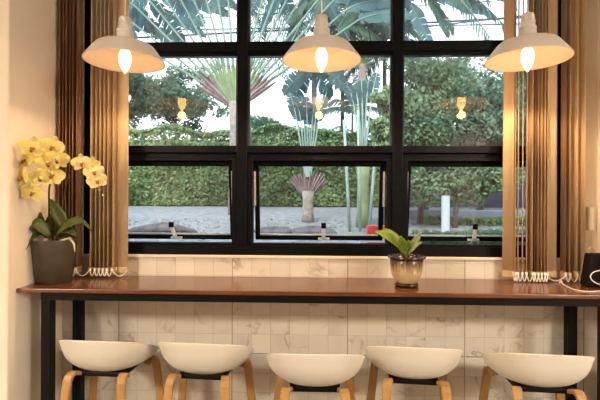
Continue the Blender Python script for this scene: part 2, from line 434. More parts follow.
# ------------------------------------------------------------------ pendant lamps
def make_lamp():
    t = empty('pendant_lamp')
    outer = [(.205, 0), (.202, .006), (.191, .021), (.174, .043), (.155, .068), (.145, .080), (.135, .087), (.112, .091), (.080, .094), (.047, .097)]
    inner = [(r - .0035, z - .003) for r, z in outer[::-1]]; inner[-1] = (.202, -.001)
    b = MB(); b.lathe(outer + inner, 64, close=True); b.build('lamp_shade', M['shade'], t, True)
    b = MB(); b.lathe([(.050, .093), (.046, .102), (.0445, .122), (.041, .154), (.0425, .157), (.0425, .164), (.036, .168), (.034, .188), (.0355, .191), (.0355, .197), (.0325, .200), (.0315, .225), (.028, .234), (.012, .240), (.006, .248), (.0, .248)], 72)
    b.build('lamp_neck', M['shade'], t)
    b = MB(); b.lathe([(0.0, .092), (.02, .092), (.02, .055), (.0, .055)], 20); b.build('bulb_socket', M['white_plastic'], t, True)
    b = MB(); b.lathe([(0.0, -.060), (.004, -.058), (.009, -.050), (.019, -.034), (.027, -.014), (.031, .006), (.031, .026), (.028, .046), (.020, .060), (0, .062)], 24); b.build('light_bulb', M['bulb'], t, True)
    b = MB(); b.tube([(0, 0, .245), (0, 0, 3.17 - 2.25)], .0035, 8); b.build('cord', M['white_plastic'], t)
    b = MB(); b.lathe([(0, .94), (.05, .94), (.055, .93), (.05, .90), (.01, .89), (0, .89)], 24); b.build('ceiling_rose', M['white_plastic'], t, True)
    return t
lp = make_lamp()
spots = [((125, 63.5), 'leftmost cream enamel pendant lamp, hanging before the curtained left window edge'),
         ((321.5, 60), 'middle cream enamel pendant lamp hanging before the centre panes'),
         ((527.5, 60), 'rightmost cream enamel pendant lamp, hanging in front of the right-hand blind')]
for i, ((px, py), lb) in enumerate(spots):
    o = lp if i == 0 else copy_tree(lp)
    p = at(px, py, 2.25); o.location = (p.x, 2.25, 2.252); tag(o, lb, 'lamp', 'pendant lamps over the table')
    L = bpy.data.lights.new('bulb_light', 'POINT'); L.energy = .6; L.color = (1, .42, .17); L.shadow_soft_size = .03
    lo = bpy.data.objects.new('bulb_light', L); C.objects.link(lo); lo.parent = o; lo.location = (0, 0, -.01)
    lo.location = (0, 0, -.088)
    L = bpy.data.lights.new('bulb_downlight', 'SPOT'); L.energy = 8; L.color = (1, .66, .36); L.shadow_soft_size = .04; L.spot_size = R(158); L.spot_blend = .3
    lo = bpy.data.objects.new('bulb_downlight', L); C.objects.link(lo); lo.parent = o; lo.location = (0, 0, -.07)

# ------------------------------------------------------------------ vertical blinds
def slat(parent, x, y, ang, width, mtl, wx=True, ztop=3.05, zb=1.09):
    """a curved hanging vane; ang = 0 faces the room, 90 edge-on"""
    b = MB(); n = 6; v = []; f = []
    for i in range(n + 1):
        u = (i / n - .5); c = .006 * (1 - (2 * u) ** 2)
        v += [(u * width, c, zb), (u * width, c, ztop)]
    for i in range(n): f.append((2*i, 2*i+2, 2*i+3, 2*i+1))
    b.add(v, f); o = b.build('slat', mtl, parent, True)
    o.location = (x, y, 0); o.rotation_euler = (0, 0, R(ang))
    s = o.modifiers.new('solid', 'SOLIDIFY'); s.thickness = .0012
    b = MB(); b.box(-width / 2 - .001, width / 2 + .001, -.002, .0065, zb - .012, zb + .024); wt = b.build('bottom_weight', M['weight'], o, bevel=.002)
    b = MB()
    sg = -1 if ang > -30 else 1
    b.box(sg * width / 2 - .003, sg * width / 2 + .003, -.004, .009, zb + .006, zb + .022)
    b.build('chain_clip', M['chain'], o, bevel=.001)
    return Vector((x - math.cos(R(ang)) * width / 2, y - math.sin(R(ang)) * width / 2, zb + .016)), Vector((x + math.cos(R(ang)) * width / 2, y + math.sin(R(ang)) * width / 2, zb + .01))
def chains(parent, ends):
    ends = sorted(ends, key=lambda p: p.x)
    b = MB()
    for p, q in zip(ends, ends[1:]):
        L = (q - p).length; drop = .040 if L < .1 else .042
        if L > .16: continue
        b.tube([p.lerp(q, t) + Vector((0, -.006, -drop * 4 * t * (1 - t))) for t in [i / 8 for i in range(9)]], .0026, 6)
    b.build('bead_chain', M['chain'], parent)
YB = 2.615
def blind(label, specs, hx0, hx1):
    t = empty('vertical_blind', ((hx0 + hx1) / 2, YB, 0), label=label, cat='blind', group=None)
    ox = (hx0 + hx1) / 2
    fr = []
    for px, ang, wd, mt in specs:
        p = at(px, 200, YB)
        a, c = slat(t, p.x - ox, 0, ang, wd, M[mt]); fr.append(a if a.y < c.y else c)
    chains(t, fr)
    b = MB(); b.box(hx0 - ox, hx1 - ox, -.03, .03, 3.05, 3.09); b.build('headrail', M['white_plastic'], t, bevel=.003)
    return t
left = [(62.5 + 3.3 * i, 88 + (i * 5) % 9, .08, 'slat_brown') for i in range(6)] + \
       [(94.3 + 4.2 * i, 84 + (i * 7) % 9, .08, 'slat') for i in range(6)] + [(122.5, -6, .074, 'slat')]
right = [(508, -38, .06, 'slat'), (512.5, -86, .07, 'slat'), (517.5, -112, .06, 'slat'), (522, -114, .06, 'slat'), (526, -112, .06, 'slat')] + \
        [(529.5 + 3.1 * i, -92 - (i * 7) % 9, .08, 'slat_brown' if i == 1 else 'slat') for i in range(6)] + [(550.5, 4, .076, 'slat'), (563, -96, .07, 'slat_brown'), (567, -94, .07, 'slat'), (573, -40, .05, 'slat'), (581, -45, .045, 'slat')]
blind('beige and brown vertical blind gathered at left of the window behind the orchid', left, -1.56, -1.0)
blind('beige and brown vertical blind gathered at right of the window behind the rightmost lamp', right, 1.0, 1.66)

# ------------------------------------------------------------------ small indoor things
# orchid in its pot
OX, OY = at(54, 282, 2.45).x, 2.45
op = empty('plant_pot', (OX, OY, ZTAB), label='olive-grey tapered plant pot holding the yellow orchid, left end of table', cat='plant pot')
prof = [(0, 0), (.088, 0), (.092, .006), (.122, .24), (.121, .246), (.115, .246), (.112, .236), (.108, .215), (0, .215)]
b = MB(); b.lathe(prof, 48); b.build('pot_body', M['pot_grey'], op, True)
b = MB(); b.lathe([(0, .222), (.06, .226), (.109, .218), (.109, .21), (0, .21)], 32); b.build('soil', M['soil'], op)

def leaf_blade(b, base, d, up, L, W, droop, m=0, n=10, cup=.15, tip=.9):
    """a long arching leaf as a smooth solid strip"""
    base = Vector(base); d = Vector(d).normalized(); side = d.cross(Vector(up)).normalized(); nrm = side.cross(d).normalized()
    rows = []
    for i in range(n + 1):
        t = i / n
        p = base + d * L * t + Vector((0, 0, -droop * L * t * t))
        wdt = W * (math.sin(math.pi * min(1, t ** tip * .93 + .05)) ** .65) * .5 + .001
        rows.append((p, wdt))
    v = []; f = []
    for p, wd in rows:
        v += [p - side * wd + nrm * wd * cup, p - side * wd * .5 + nrm * wd * cup * .3, p, p + side * wd * .5 + nrm * wd * cup * .3, p + side * wd + nrm * wd * cup]
    for i in range(n):
        for k in range(4): f.append((i*5+k, i*5+k+1, i*5+k+6, i*5+k+5))
    b.add(v, f, m)

orchid = empty('orchid', (OX, OY, ZTAB + .2), label='yellow moth orchid with two flower spikes growing in the olive-grey pot', cat='plant')
def O(px, py, y): return at(px, py, y) - Vector((OX, OY, ZTAB + .2))
def leaf_to(b, p0, p1, W, sag, m=0, nrm=(0, -1, .6), n=10):
    p0, p1 = Vector(p0), Vector(p1); d = (p1 - p0); L = d.length; dn = d.normalized(); N_ = Vector(nrm); N_ = (N_ - dn * N_.dot(dn)).normalized(); side = dn.cross(N_)
    v = []; f = []
    for i in range(n + 1):
        t = i / n; p = p0 + d * t + Vector((0, 0, sag * 4 * t * (1 - t))); wd = W * .5 * (math.sin(math.pi * (.06 + .92 * t)) ** .8) + .0008
        for u in (-1, -.5, 0, .5, 1): v.append(p + side * wd * u + N_ * wd * .35 * abs(u))
    for i in range(n):
        for k in range(4): f.append((i*5+k, i*5+k+1, i*5+k+6, i*5+k+5))
    b.add(v, f, m)
for (x0, y0, ya, x1, y1, yb, W, sg, nr) in [
        (50, 236, 2.42, 26, 231, 2.36, .07, .055, (0, -.8, .7)), (48, 237, 2.42, 23, 254, 2.33, .05, .05, (-.4, -.8, .6)), (68, 231, 2.44, 50, 199, 2.40, .058, .0, (.2, -1, .3)),
        (58, 236, 2.42, 92, 231, 2.45, .045, .075, (0, -.6, .9)), (56, 236, 2.41, 84, 222, 2.36, .05, .03, (0, -.9, .6)), (47, 238, 2.44, 40, 212, 2.42, .06, .0, (-.4, -1, .2)),
        (52, 238, 2.46, 51, 213, 2.46, .06, .0, (0, -1, .3)), (50, 238, 2.40, 31, 226, 2.34, .055, .03, (-.2, -.9, .8)), (58, 238, 2.44, 76, 236, 2.38, .05, .04, (.1, -.8, .8))]:
    b = MB(); leaf_to(b, O(x0, y0, ya), O(x1, y1, yb), W * 1.1, sg, nrm=nr)
    o = b.build('leaf', M['orchid_leaf'], orchid, True); sm_ = o.modifiers.new('solid', 'SOLIDIFY'); sm_.thickness = .003
b = MB(); b.tube([(0, 0, .0), O(49, 215, 2.42), O(49, 190, 2.36), O(53, 165, 2.31), O(48, 150, 2.29), O(36, 143, 2.28)], [.006, .005, .005, .004, .004, .003], 8); b.build('flower_spike', M['stem'], orchid, True)
b = MB(); b.tube([(.01, 0, .0), O(62, 212, 2.46), O(66, 185, 2.45), O(72, 165, 2.42), O(82, 158, 2.40), O(95, 168, 2.37), O(101, 185, 2.36), O(102, 197, 2.36)], [.005, .004, .004, .003, .003, .003, .0025, .002], 8); b.build('flower_spike', M['stem'], orchid, True)
b = MB(); b.tube([(.03, -.06, .03), O(70, 238, 2.36), O(74, 244, 2.33), O(75, 252, 2.325)], [.005, .006, .006, .003], 8); b.build('aerial_root', M['root'], orchid, True)
b = MB(); b.tube([(-.02, -.05, .0), (-.03, -.07, .035), (-.08, -.09, .04)], [.004, .004, .003], 8); b.build('aerial_root', M['root'], orchid, True)
rnd = random.Random(5)
def make_flower(pm):
    b = MB()
    def petal(a, L, W, z):
        v = []; f = []; n = 6
        ca, sa = math.cos(a), math.sin(a)
        for i in range(n + 1):
            t = i / n; wd = W * (math.sin(math.pi * (.08 + .88 * t ** .8)) ** .6) * .5
            for u in (-1, -.4, 0, .4, 1):
                x, y = t * L, u * wd
                v.append((x * ca - y * sa, z - .006 * t * t + .004 * abs(u) - (.0 if t < .7 else .004), x * sa + y * ca))
        for i in range(n):
            for k in range(4): f.append((i*5+k, i*5+k+1, i*5+k+6, i*5+k+5))
        b.add(v, f)
    for a in (90, 215, 325): petal(R(a), .044, .032, 0.002)
    for a in (12, 168): petal(R(a), .047, .052, -.003)
    me = bpy.data.meshes.new('flower'); me.from_pydata(b.v, [], b.f)
    lb = MB(); lb.tube([(0, 0, -.001), (0, -.008, -.004), (0, -.013, -.012), (0, -.010, -.018)], [.004, .006, .007, .002], 8, flat=(1, .6))
    lb.tube([(-.008, -.006, .001), (0, -.01, -.004), (.008, -.006, .001)], [.002, .004, .002], 6)
    ml = bpy.data.meshes.new('flower_lip'); ml.from_pydata(lb.v, [], lb.f)
    for x, m_ in ((me, pm), (ml, M['lip'])):
        x.materials.append(m_); x.polygons.foreach_set('use_smooth', [True] * len(x.polygons))
    return me, ml
FY, FP = make_flower(M['petal']), make_flower(M['petal_pale'])
fl = [(33, 147, 0), (53, 146, 15), (57, 158, 25), (42, 153, 5), (25, 160, -12), (48, 162, 10), (22, 176, -18), (41, 177, 0), (52, 174, 20), (33, 192, 8)]
for i, (px, py, ry) in enumerate(fl):
    big = i != 9
    p = O(px, py + 1, 2.245 + .01 * (i % 5))
    o = bpy.data.objects.new('flower', FY[0]); C.objects.link(o); o.parent = orchid; o.location = p
    o.rotation_euler = (R(rnd.uniform(-20, 12)), R(rnd.uniform(-18, 18)), R(ry + rnd.uniform(-10, 10) + 6)); s = rnd.uniform(1.3, 1.42) * (1 if big else .9); o.scale = (s, s, s)
    q = bpy.data.objects.new('flower_lip', FY[1]); C.objects.link(q); q.parent = o
for i, (px, py, ry) in enumerate([(82, 163, 10), (77, 162, -20), (94, 172, 25), (97, 181, 30), (92, 166, 0)]):
    if i == 1: continue
    p = O(px, py, 2.30 + .01 * i)
    o = bpy.data.objects.new('flower', FP[0]); C.objects.link(o); o.parent = orchid; o.location = p
    o.rotation_euler = (R(rnd.uniform(-15, 10)), R(rnd.uniform(-20, 20)), R(ry)); s = 1.15; o.scale = (s, s, s)
    q = bpy.data.objects.new('flower_lip', FP[1]); C.objects.link(q); q.parent = o
bd = None
for px, py in [(103, 183), (100, 190), (103, 195), (98, 187)]:
    b = MB(); b.lathe([(0, -.009), (.004, -.007), (.006, 0), (.0045, .006), (0, .009)], 12); b.build('flower_bud', M['bud'], orchid, True, loc=O(px, py, 2.36))

# small potted plant
PX, PY = at(406.5, 285, 2.43).x, 2.43
sp = empty('plant_pot', (PX, PY, ZTAB), label='small round brown-glazed plant pot with beige dripped body, right of centre', cat='plant pot')
b = MB(); b.lathe([(0, 0), (.058, 0), (.064, .004), (.067, .012), (.066, .019), (.058, .022), (0, .022)], 40); b.build('saucer', mat('dark_brown_glaze', (58, 32, 22), .2, coat=.4), sp, True)
def glaze():
    m = mat('dripped_glaze', (196, 160, 108), .3, coat=.3); n = m.node_tree; p = n.nodes['Principled BSDF']; N = n.nodes.new; L = n.links.new
    t = N('ShaderNodeTexCoord'); s = N('ShaderNodeSeparateXYZ'); L(t.outputs['Object'], s.inputs[0])
    mp = N('ShaderNodeMapping'); mp.inputs['Scale'].default_value = (90, 90, 8); L(t.outputs['Object'], mp.inputs[0])
    z = N('ShaderNodeTexNoise'); z.inputs['Scale'].default_value = 1; z.inputs['Detail'].default_value = 2; L(mp.outputs[0], z.inputs['Vector'])
    a = N('ShaderNodeMath'); a.operation = 'MULTIPLY_ADD'; L(z.outputs['Fac'], a.inputs[0]); a.inputs[1].default_value = .11; L(s.outputs['Z'], a.inputs[2])
    r = N('ShaderNodeMapRange'); L(a.outputs[0], r.inputs[0]); r.inputs[1].default_value = .135; r.inputs[2].default_value = .195
    c = N('ShaderNodeValToRGB'); L(r.outputs[0], c.inputs['Fac'])
    c.color_ramp.elements[0].color = (*lin((206, 184, 142)), 1); c.color_ramp.elements[1].color = (*lin((84, 52, 30)), 1)
    L(c.outputs['Color'], p.inputs['Base Color']); return m
b = MB(); b.lathe([(0, .021), (.052, .021), (.062, .03), (.08, .062), (.088, .095), (.0905, .125), (.090, .146), (.086, .152), (0.086, .152)], 48); b.build('pot_body', glaze(), sp, True)
b = MB(); b.lathe([(.088, .150), (.097, .153), (.1035, .159), (.104, .166), (.098, .172), (.088, .172), (.082, .168), (.079, .15), (.079, .14), (.084, .14)], 48, close=True); b.build('pot_rim', bpy.data.materials['dark_brown_glaze'], sp, True)
b = MB(); b.lathe([(0, .152), (.04, .155), (.081, .15), (.081, .142), (0, .142)], 32); b.build('soil', M['soil'], sp)
aq = empty('foliage_plant', (PX, PY, ZTAB + .15), label='small leafy green plant growing in the brown-glazed pot on the table', cat='plant')
M['lime'] = mat('lime_leaf', (148, 170, 58), .4, var=(112, 142, 46), vscale=22, trans=.3)
M['lime2'] = mat('silver_leaf', (176, 190, 140), .4, var=(112, 138, 70), vscale=30, trans=.3)
def Q(px, py, y): return at(px, py, y) - Vector((PX, PY, ZTAB + .15))
for (x0, y0, x1, y1, yy, W, sg, mm, nr) in [
        (404, 252, 375, 231.5, 2.36, .058, .018, 'lime', (.2, -.8, .7)), (405, 253, 383, 228.5, 2.44, .06, .012, 'lime', (.3, -.8, .5)),
        (405, 254, 400, 236, 2.36, .05, .0, 'lime', (0, -1, .2)), (406, 255, 421, 231.5, 2.45, .045, .0, 'lime2', (.5, -1, .2)),
        (406, 256, 422, 242, 2.37, .036, .008, 'lime2', (-.2, -.6, .8)), (404, 252, 409, 240, 2.41, .04, 0, 'lime', (.3, -1, 0))]:
    b = MB(); leaf_to(b, Q(x0, y0, 2.43), Q(x1, y1, yy), W, sg, nrm=nr)
    o = b.build('leaf', M[mm], aq, True); s = o.modifiers.new('solid', 'SOLIDIFY'); s.thickness = .0015
b = MB()
for px, py in ((404, 251), (405, 249), (406.5, 250)): b.tube([(0.0, 0, -.002), Q(px, py, 2.42)], [.006, .004], 8)
b.build('stem', M['lime'], aq, True)

# black box, its cord, the blind's loose cord, wall box
p = at(598.5, 284, 2.44)
bx = empty('speaker_box', (p.x, 2.49, ZTAB), label='small black tapered box standing at the right end of the table', cat='box')
b = MB(); v = [(-.05, -.04, 0), (.075, -.04, 0), (.075, .045, 0), (-.05, .045, 0), (-.028, -.03, .185), (.06, -.03, .185), (.06, .035, .185), (-.028, .035, .185)]
b.add(v, [(0,3,2,1),(4,5,6,7),(0,1,5,4),(1,2,6,5),(2,3,7,6),(3,0,4,7)]); b.build('case', M['box_black'], bx, bevel=.012, seg=3)
b = MB(); b.tube([(-.02, 0, .178), (-.022, 0, .205), (-.008, 0, .222), (.006, 0, .205), (.008, 0, .178)], .003, 8); b.build('carry_loop', M['weight'], bx, True)
zt = ZTAB + .0035
def tp(px, py):           # point on the table top
    d = CM.to_3x3() @ Vector(((px - 300) / F, (200 - py) / F, -1)); s = (zt - CAMH) / d.z; return Vector((0, 0, CAMH)) + d * s
def smooth(pts, n=8):
    out = []; P = [Vector(p) for p in pts]; P = [P[0]] + P + [P[-1]]
    for i in range(1, len(P) - 2):
        for k in range(n):
            t = k / n; a, b_, c, d = P[i-1], P[i], P[i+1], P[i+2]
            out.append(.5 * ((2*b_) + (c - a)*t + (2*a - 5*b_ + 4*c - d)*t*t + (3*b_ - a - 3*c + d)*t*t*t))
    out.append(P[-2]); return out
b = MB()
b.tube(smooth([tp(561, 281.5), tp(563, 284), tp(568, 287), tp(576, 290), tp(587, 291.5), tp(600, 291), tp(612, 289)]), .003, 8)
b.tube(smooth([tp(559.5, 283), tp(561, 280.5), tp(562.5, 282)]), .004, 8)
tag(b.build('cord', M['chain'], None, True), 'thin white cord lying curved on the table beside the black box', 'cord')
b = MB(); c0 = at(598, 279, 2.40)
b.tube(smooth([at(612, 286, 2.43), at(600, 284.5, 2.41), at(593, 281, 2.41), at(590.5, 277, 2.41), at(592, 273.5, 2.41), at(597, 271, 2.41), at(612, 269, 2.42)]), .0028, 8)
tag(b.build('charging_cable', M['chain'], None, True), 'white cable looped upright in front of the black box', 'cable')
b = MB(); pa, pb = at(585.2, 230, YW), at(591.6, 207, YW)
b.box(pa.x, pb.x, -.032, -.0005, pa.z, pb.z)
sw = b.build('wall_box', M['white_plastic'], None, bevel=.008, seg=3); sw.location = (0, YW, 0)
tag(sw, 'small rounded white box fixed on the wall right of the blind', 'wall box')

# ------------------------------------------------------------------ outdoors
np.random.seed(3)
def leaf_quads(P, size, nbias=(0, -.4, .6), spread=1.0, aspect=.55):
    """numpy: one bent leaf (two quads) per point"""
    n = len(P); N_ = np.random.normal(size=(n, 3)) * spread + np.array(nbias); N_ /= np.linalg.norm(N_, axis=1)[:, None]
    A = np.cross(N_, np.random.normal(size=(n, 3))); A /= np.linalg.norm(A, axis=1)[:, None]; B = np.cross(N_, A)
    s = (size * np.random.uniform(.6, 1.3, n))[:, None]
    V = np.stack([P - A*s, P - B*s*aspect, P + A*s, P + B*s*aspect], 1).reshape(-1, 3)
    Fq = np.arange(n * 4).reshape(-1, 4)
    return V, Fq
def np_mesh(name, V, Fq, m, parent=None):
    me = bpy.data.meshes.new(name); me.vertices.add(len(V)); me.vertices.foreach_set('co', V.astype(np.float32).ravel())
    me.loops.add(len(Fq) * 4); me.loops.foreach_set('vertex_index', Fq.astype(np.int32).ravel())
    me.polygons.add(len(Fq)); me.polygons.foreach_set('loop_start', np.arange(0, len(Fq) * 4, 4, dtype=np.int32))
    me.update(calc_edges=True); me.validate()
    return link(name, me, m, parent)
def lump(b, c, r, seed=0, n=10, k=8, amp=.15):
    rn = random.Random(seed); v = []; f = []
    ph = [rn.uniform(0, 6.28) for _ in range(6)]
    for i in range(k + 1):
        th = math.pi * i / k
        for j in range(n):
            a = 2 * math.pi * j / n; s = 1 + amp * (math.sin(2*a + ph[0]) * math.sin(th*2 + ph[1]) + .6 * math.sin(3*a + ph[2] + th*2))
            v.append((c[0] + r[0]*s*math.sin(th)*math.cos(a), c[1] + r[1]*s*math.sin(th)*math.sin(a), c[2] + r[2]*s*math.cos(th)))
    for i in range(k):
        for j in range(n): j2 = (j+1) % n; f.append((i*n+j, (i+1)*n+j, (i+1)*n+j2, i*n+j2))
    b.add(v, f)
GZ = lambda y: np.interp(y, [2.8, 3.6, 5, 6.5, 9, 14, 40], [.98, 1.0, 1.085, 1.20, 1.385, 1.42, 1.45])

# sloping ground
b = MB(); ys = [2.83, 3.6, 4.3, 5, 5.7, 6.5, 7.3, 8.2, 9, 11, 14, 20, 45]; xs = [-30, -14, -7, -5, -3, -1, 1, 3, 5, 7, 14, 30]
rn = random.Random(2); v = [(x, y, float(GZ(y)) + (rn.uniform(-.012, .012) if 3 < y < 9 and abs(x) < 8 else 0)) for y in ys for x in xs]
nx = len(xs); b.add(v, [(i*nx+j, i*nx+j+1, (i+1)*nx+j+1, (i+1)*nx+j) for i in range(len(ys)-1) for j in range(nx-1)])
tag(b.build('ground', M['ground'], None, True), kind='structure')

def hedge(label, x0, x1, y0, y1, z0, z1, mtl, n, size, name='hedge', wob=.12, seed=1):
    t = empty(name, ((x0+x1)/2, (y0+y1)/2, z0), label=label, cat='hedge'); np.random.seed(seed)
    cx, cy = (x0+x1)/2, (y0+y1)/2
    X = np.random.uniform(x0, x1, n); ph = np.random.uniform(0, 6, 4)
    top = (z1 - z0) + wob * (np.sin(X*2.3+ph[0]) + .6*np.sin(X*5.1+ph[1])) * .5
    fr = np.random.rand(n) < .72
    Zf = np.random.uniform(0, 1, n) * top; bump = wob * (np.sin(X*4+ph[2]) * np.sin(Zf*5+ph[3])) * .8
    Y = np.where(fr, y0 + bump + np.abs(np.random.normal(size=n)) * .08, np.random.uniform(y0, y1, n))
    Z = np.where(fr, Zf, top - np.abs(np.random.normal(size=n)) * .05)
    Z = np.maximum(Z, size)
    V, Fq = leaf_quads(np.stack([X - cx, Y - cy, Z], 1), size)
    np_mesh('foliage', V, Fq, mtl, t)
    b = MB(); h = z1 - z0
    b.box(x0 - cx + .05, x1 - cx - .05, y0 - cy + wob + .1, y1 - cy - .05, 0, h - wob - .06); b.build('inner_growth', mtl, t)
    return t

hedge('long clipped green hedge on the bank outside the left and centre panes', -6.2, 1.75, 9.0, 10.1, 1.385, 2.70, M['hedge'], 40000, .05, seed=4, wob=.12)
hedge('added light green feathery hedge giving the long clipped hedge a sunlit top', -7.5, 2.0, 10.3, 10.62, 1.40, 3.22, M['tree_light'], 34000, .05, seed=8, wob=.16)  # added second hedge; its lighter leaves stand in for the sunlit hedge top
hedge('low dark clipped hedge just outside the right-hand sash', 0.95, 2.9, 3.9, 4.3, .99, 1.24, M['hedge_dark'], 6000, .022, wob=.03, seed=5)
hedge('low pale hedge beyond the grey wall in the right-hand sash', 1.6, 4.6, 6.2, 6.55, 1.17, 1.30, M['hedge'], 5000, .03, wob=.04, seed=6)

def tree(label, c, rad, ntop, size, mtl, trunk_r=.08, base=None, clusters=26, gap=.5, seed=1, name='tree', bark='bark_dark', group=None, cat='tree', dense=False):
    base = base or (c[0], c[1], float(GZ(c[1])))
    t = empty(name, base, label=label, cat=cat, group=group); np.random.seed(seed)
    cc = np.array(c) - np.array(base)
    K = clusters; D = np.random.normal(size=(K, 3)); D /= np.linalg.norm(D, axis=1)[:, None]
    S = D * (np.random.uniform(.25, .95, K)[:, None]) * np.array(rad) + cc
    b = MB(); b.tube([(0, 0, -.05), (0.02, 0, cc[2]*.5), tuple(cc + np.array([0, 0, -rad[2]*.2]))], [trunk_r, trunk_r*.8, trunk_r*.5], 10); b.build('trunk', M[bark], t, True)
    b = MB(); fork = Vector((.02, 0, max(.05, cc[2] - rad[2]*.6)))
    for s in S[:14]:
        s = Vector(s); mid = fork.lerp(s, .5) + Vector((0, 0, .08)); b.tube([fork, mid, s], [trunk_r*.35, trunk_r*.22, .008], 6)
    b.build('branches', M[bark], t, True)
    rr = min(rad) * gap
    idx = np.random.randint(0, K, ntop); G = np.random.normal(size=(ntop, 3)); G /= np.linalg.norm(G, axis=1)[:, None]
    P = S[idx] + G * (np.random.uniform(0, 1, ntop) ** .5)[:, None] * rr * np.array([1.2, 1, .75])
    P[:, 2] = np.maximum(P[:, 2], .03)
    V, Fq = leaf_quads(P, size); np_mesh('foliage', V, Fq, mtl, t)
    return t

p = at(176, 100, 14); tree('dark leafy tree with sky showing through, beyond the hedge at left', (p.x, 14, p.z - .1), (1.95, 1.0, 1.25), 9000, .07, M['tree_leaf'], .06, clusters=70, gap=.32, seed=11)
p = at(140, 95, 13); tree('dark leafy tree at the far left edge of the window, partly behind the blind', (p.x - .3, 12.6, p.z + .1), (.9, .8, 1.3), 6000, .07, M['tree_leaf'], .08, clusters=20, gap=.45, seed=12)
p = at(266, 135, 15); tree('small round blue-green tree beyond the hedge, left in the centre pane', (p.x, 15, p.z), (.85, .7, .75), 4200, .07, M['tree_blue'], .07, clusters=16, gap=.55, seed=13)
p = at(318, 145, 12); tree('light green feathery shrub rising over the hedge in the centre pane', (p.x, 12, p.z - .1), (1.35, .8, .75), 7500, .06, M['tree_light'], .06, clusters=22, gap=.5, seed=14, name='shrub', cat='shrub')
p = at(386, 118, 5.6); tree('bright green small-leaved bush at the right edge of the centre pane', (p.x, 5.6, p.z), (.17, .2, .5), 6000, .035, M['tree_light'], .05, clusters=20, gap=.55, seed=15, name='bush', cat='bush')
for (px, py, Y, r, n, mt, lb, sd) in [
    (425, 115, 7.2, (.85, .5, 1.0), 12000, 'tree_blue', 'dense blue-green tree filling the left half of the right-hand pane', 21),
    (480, 122, 7.6, (.95, .5, .95), 12000, 'tree_leaf', 'dense dark green tree beside the right-hand blind, outside the glass', 22),
    (530, 100, 8.0, (.9, .5, 1.3), 8000, 'tree_blue', 'tall blue-green tree seen between the vanes of the right-hand blind', 23)]:
    p = at(px, py, Y); tree(lb, (p.x, Y, p.z), r, n, .042, M[mt], .07, clusters=40, gap=.7, seed=sd)
p = at(455, 180, 6.0); tree('pale green shrub with overhanging branches behind the right-hand sash', (p.x, 6.0, p.z + .03), (.95, .35, .36), 14000, .035, M['hedge_dark'], .04, clusters=44, gap=.7, seed=24, name='shrub', cat='shrub')
p = at(420, 176, 6.4); tree('small light green shrub at the left edge of the right-hand sash', (p.x, 6.4, p.z), (.35, .3, .33), 5000, .035, M['hedge'], .05, clusters=16, gap=.8, seed=25, name='shrub', cat='shrub')
p = at(448, 78, 16); tree('distant small tree rising over the others in the right-hand pane', (p.x, 16, p.z), (1.6, .8, .7), 3500, .08, M['tree_leaf'], .08, clusters=20, gap=.5, seed=26)

# --- palms
def paddle(b, p0, d, L, W, droop, rn, m=0, tears=9, nrm=None):
    """large banana-like blade, torn into strips; d is the axis at the base"""
    p0 = Vector(p0); d = Vector(d).normalized()
    side = d.cross(nrm if nrm is not None else Vector((0, -1, .2))).normalized(); n = 28
    mid = [p0 + d * L * t + Vector((0, 0, -droop * L * t * t)) for t in [i / n for i in range(n + 1)]]
    for sg in (-1, 1):
        cuts = sorted(rn.sample(range(1, n), min(tears, n - 2)))
        segs = [0] + cuts + [n]
        for a, c in zip(segs, segs[1:]):
            sk = rn.uniform(-.35, .1); up = rn.uniform(-.5, .15); back = Vector((0, rn.uniform(-.4, .4), 0))
            v = []; f = []
            for i in range(a, c + 1):
                t = i / n; wd = W * .5 * (math.sin(math.pi * (.1 + .86 * t)) ** .6)
                ax = (mid[min(i+1, n)] - mid[max(i-1, 0)]).normalized()
                e = (side * sg + ax * (.25 + .0) + Vector((0, 0, up)) * .5 + back * .5).normalized() if True else side
                tt = (i - a) / max(1, c - a); nar = 1 - .25 * abs(tt - .5)
                v += [mid[i], mid[i] + e * wd * .55, mid[i] + e * wd * nar + Vector((0, 0, sk * wd * .5))]
            for i in range(c - a):
                f += [(i*3, i*3+1, i*3+4, i*3+3), (i*3+1, i*3+2, i*3+5, i*3+4)]
            b.add(v, f, m)
    return mid
def pinnate(b, pts, L, rn, n=34, wd=.02, hang=.5, m=0):
    """feather frond: leaflets on both sides of a midrib"""
    S = smooth(pts, 10); N_ = len(S)
    for i in range(n):
        t = (i + 1) / (n + 1); k = t * (N_ - 1); j = int(k); p = S[j].lerp(S[min(j+1, N_-1)], k - j)
        ax = (S[min(j+1, N_-1)] - S[max(j-1, 0)]).normalized(); sd = ax.cross(Vector((0, -.5, 1))).normalized()
        l = L * (math.sin(math.pi * (.12 + .8 * t)) ** .7)
        for sg in (-1, 1):
            e = (sd * sg + ax * .6 + Vector((0, rn.uniform(-.2, .2), -hang * rn.uniform(.5, 1.3)))).normalized()
            q = p + e * l * .5 + Vector((0, 0, .03 * l)); r_ = p + e * l + Vector((0, 0, -.18 * l)); w_ = ax * wd
            b.add([p - w_*.4, p + w_*.4, q + w_, q - w_, r_], [(0, 1, 2, 3), (3, 2, 4)], m)
    return S

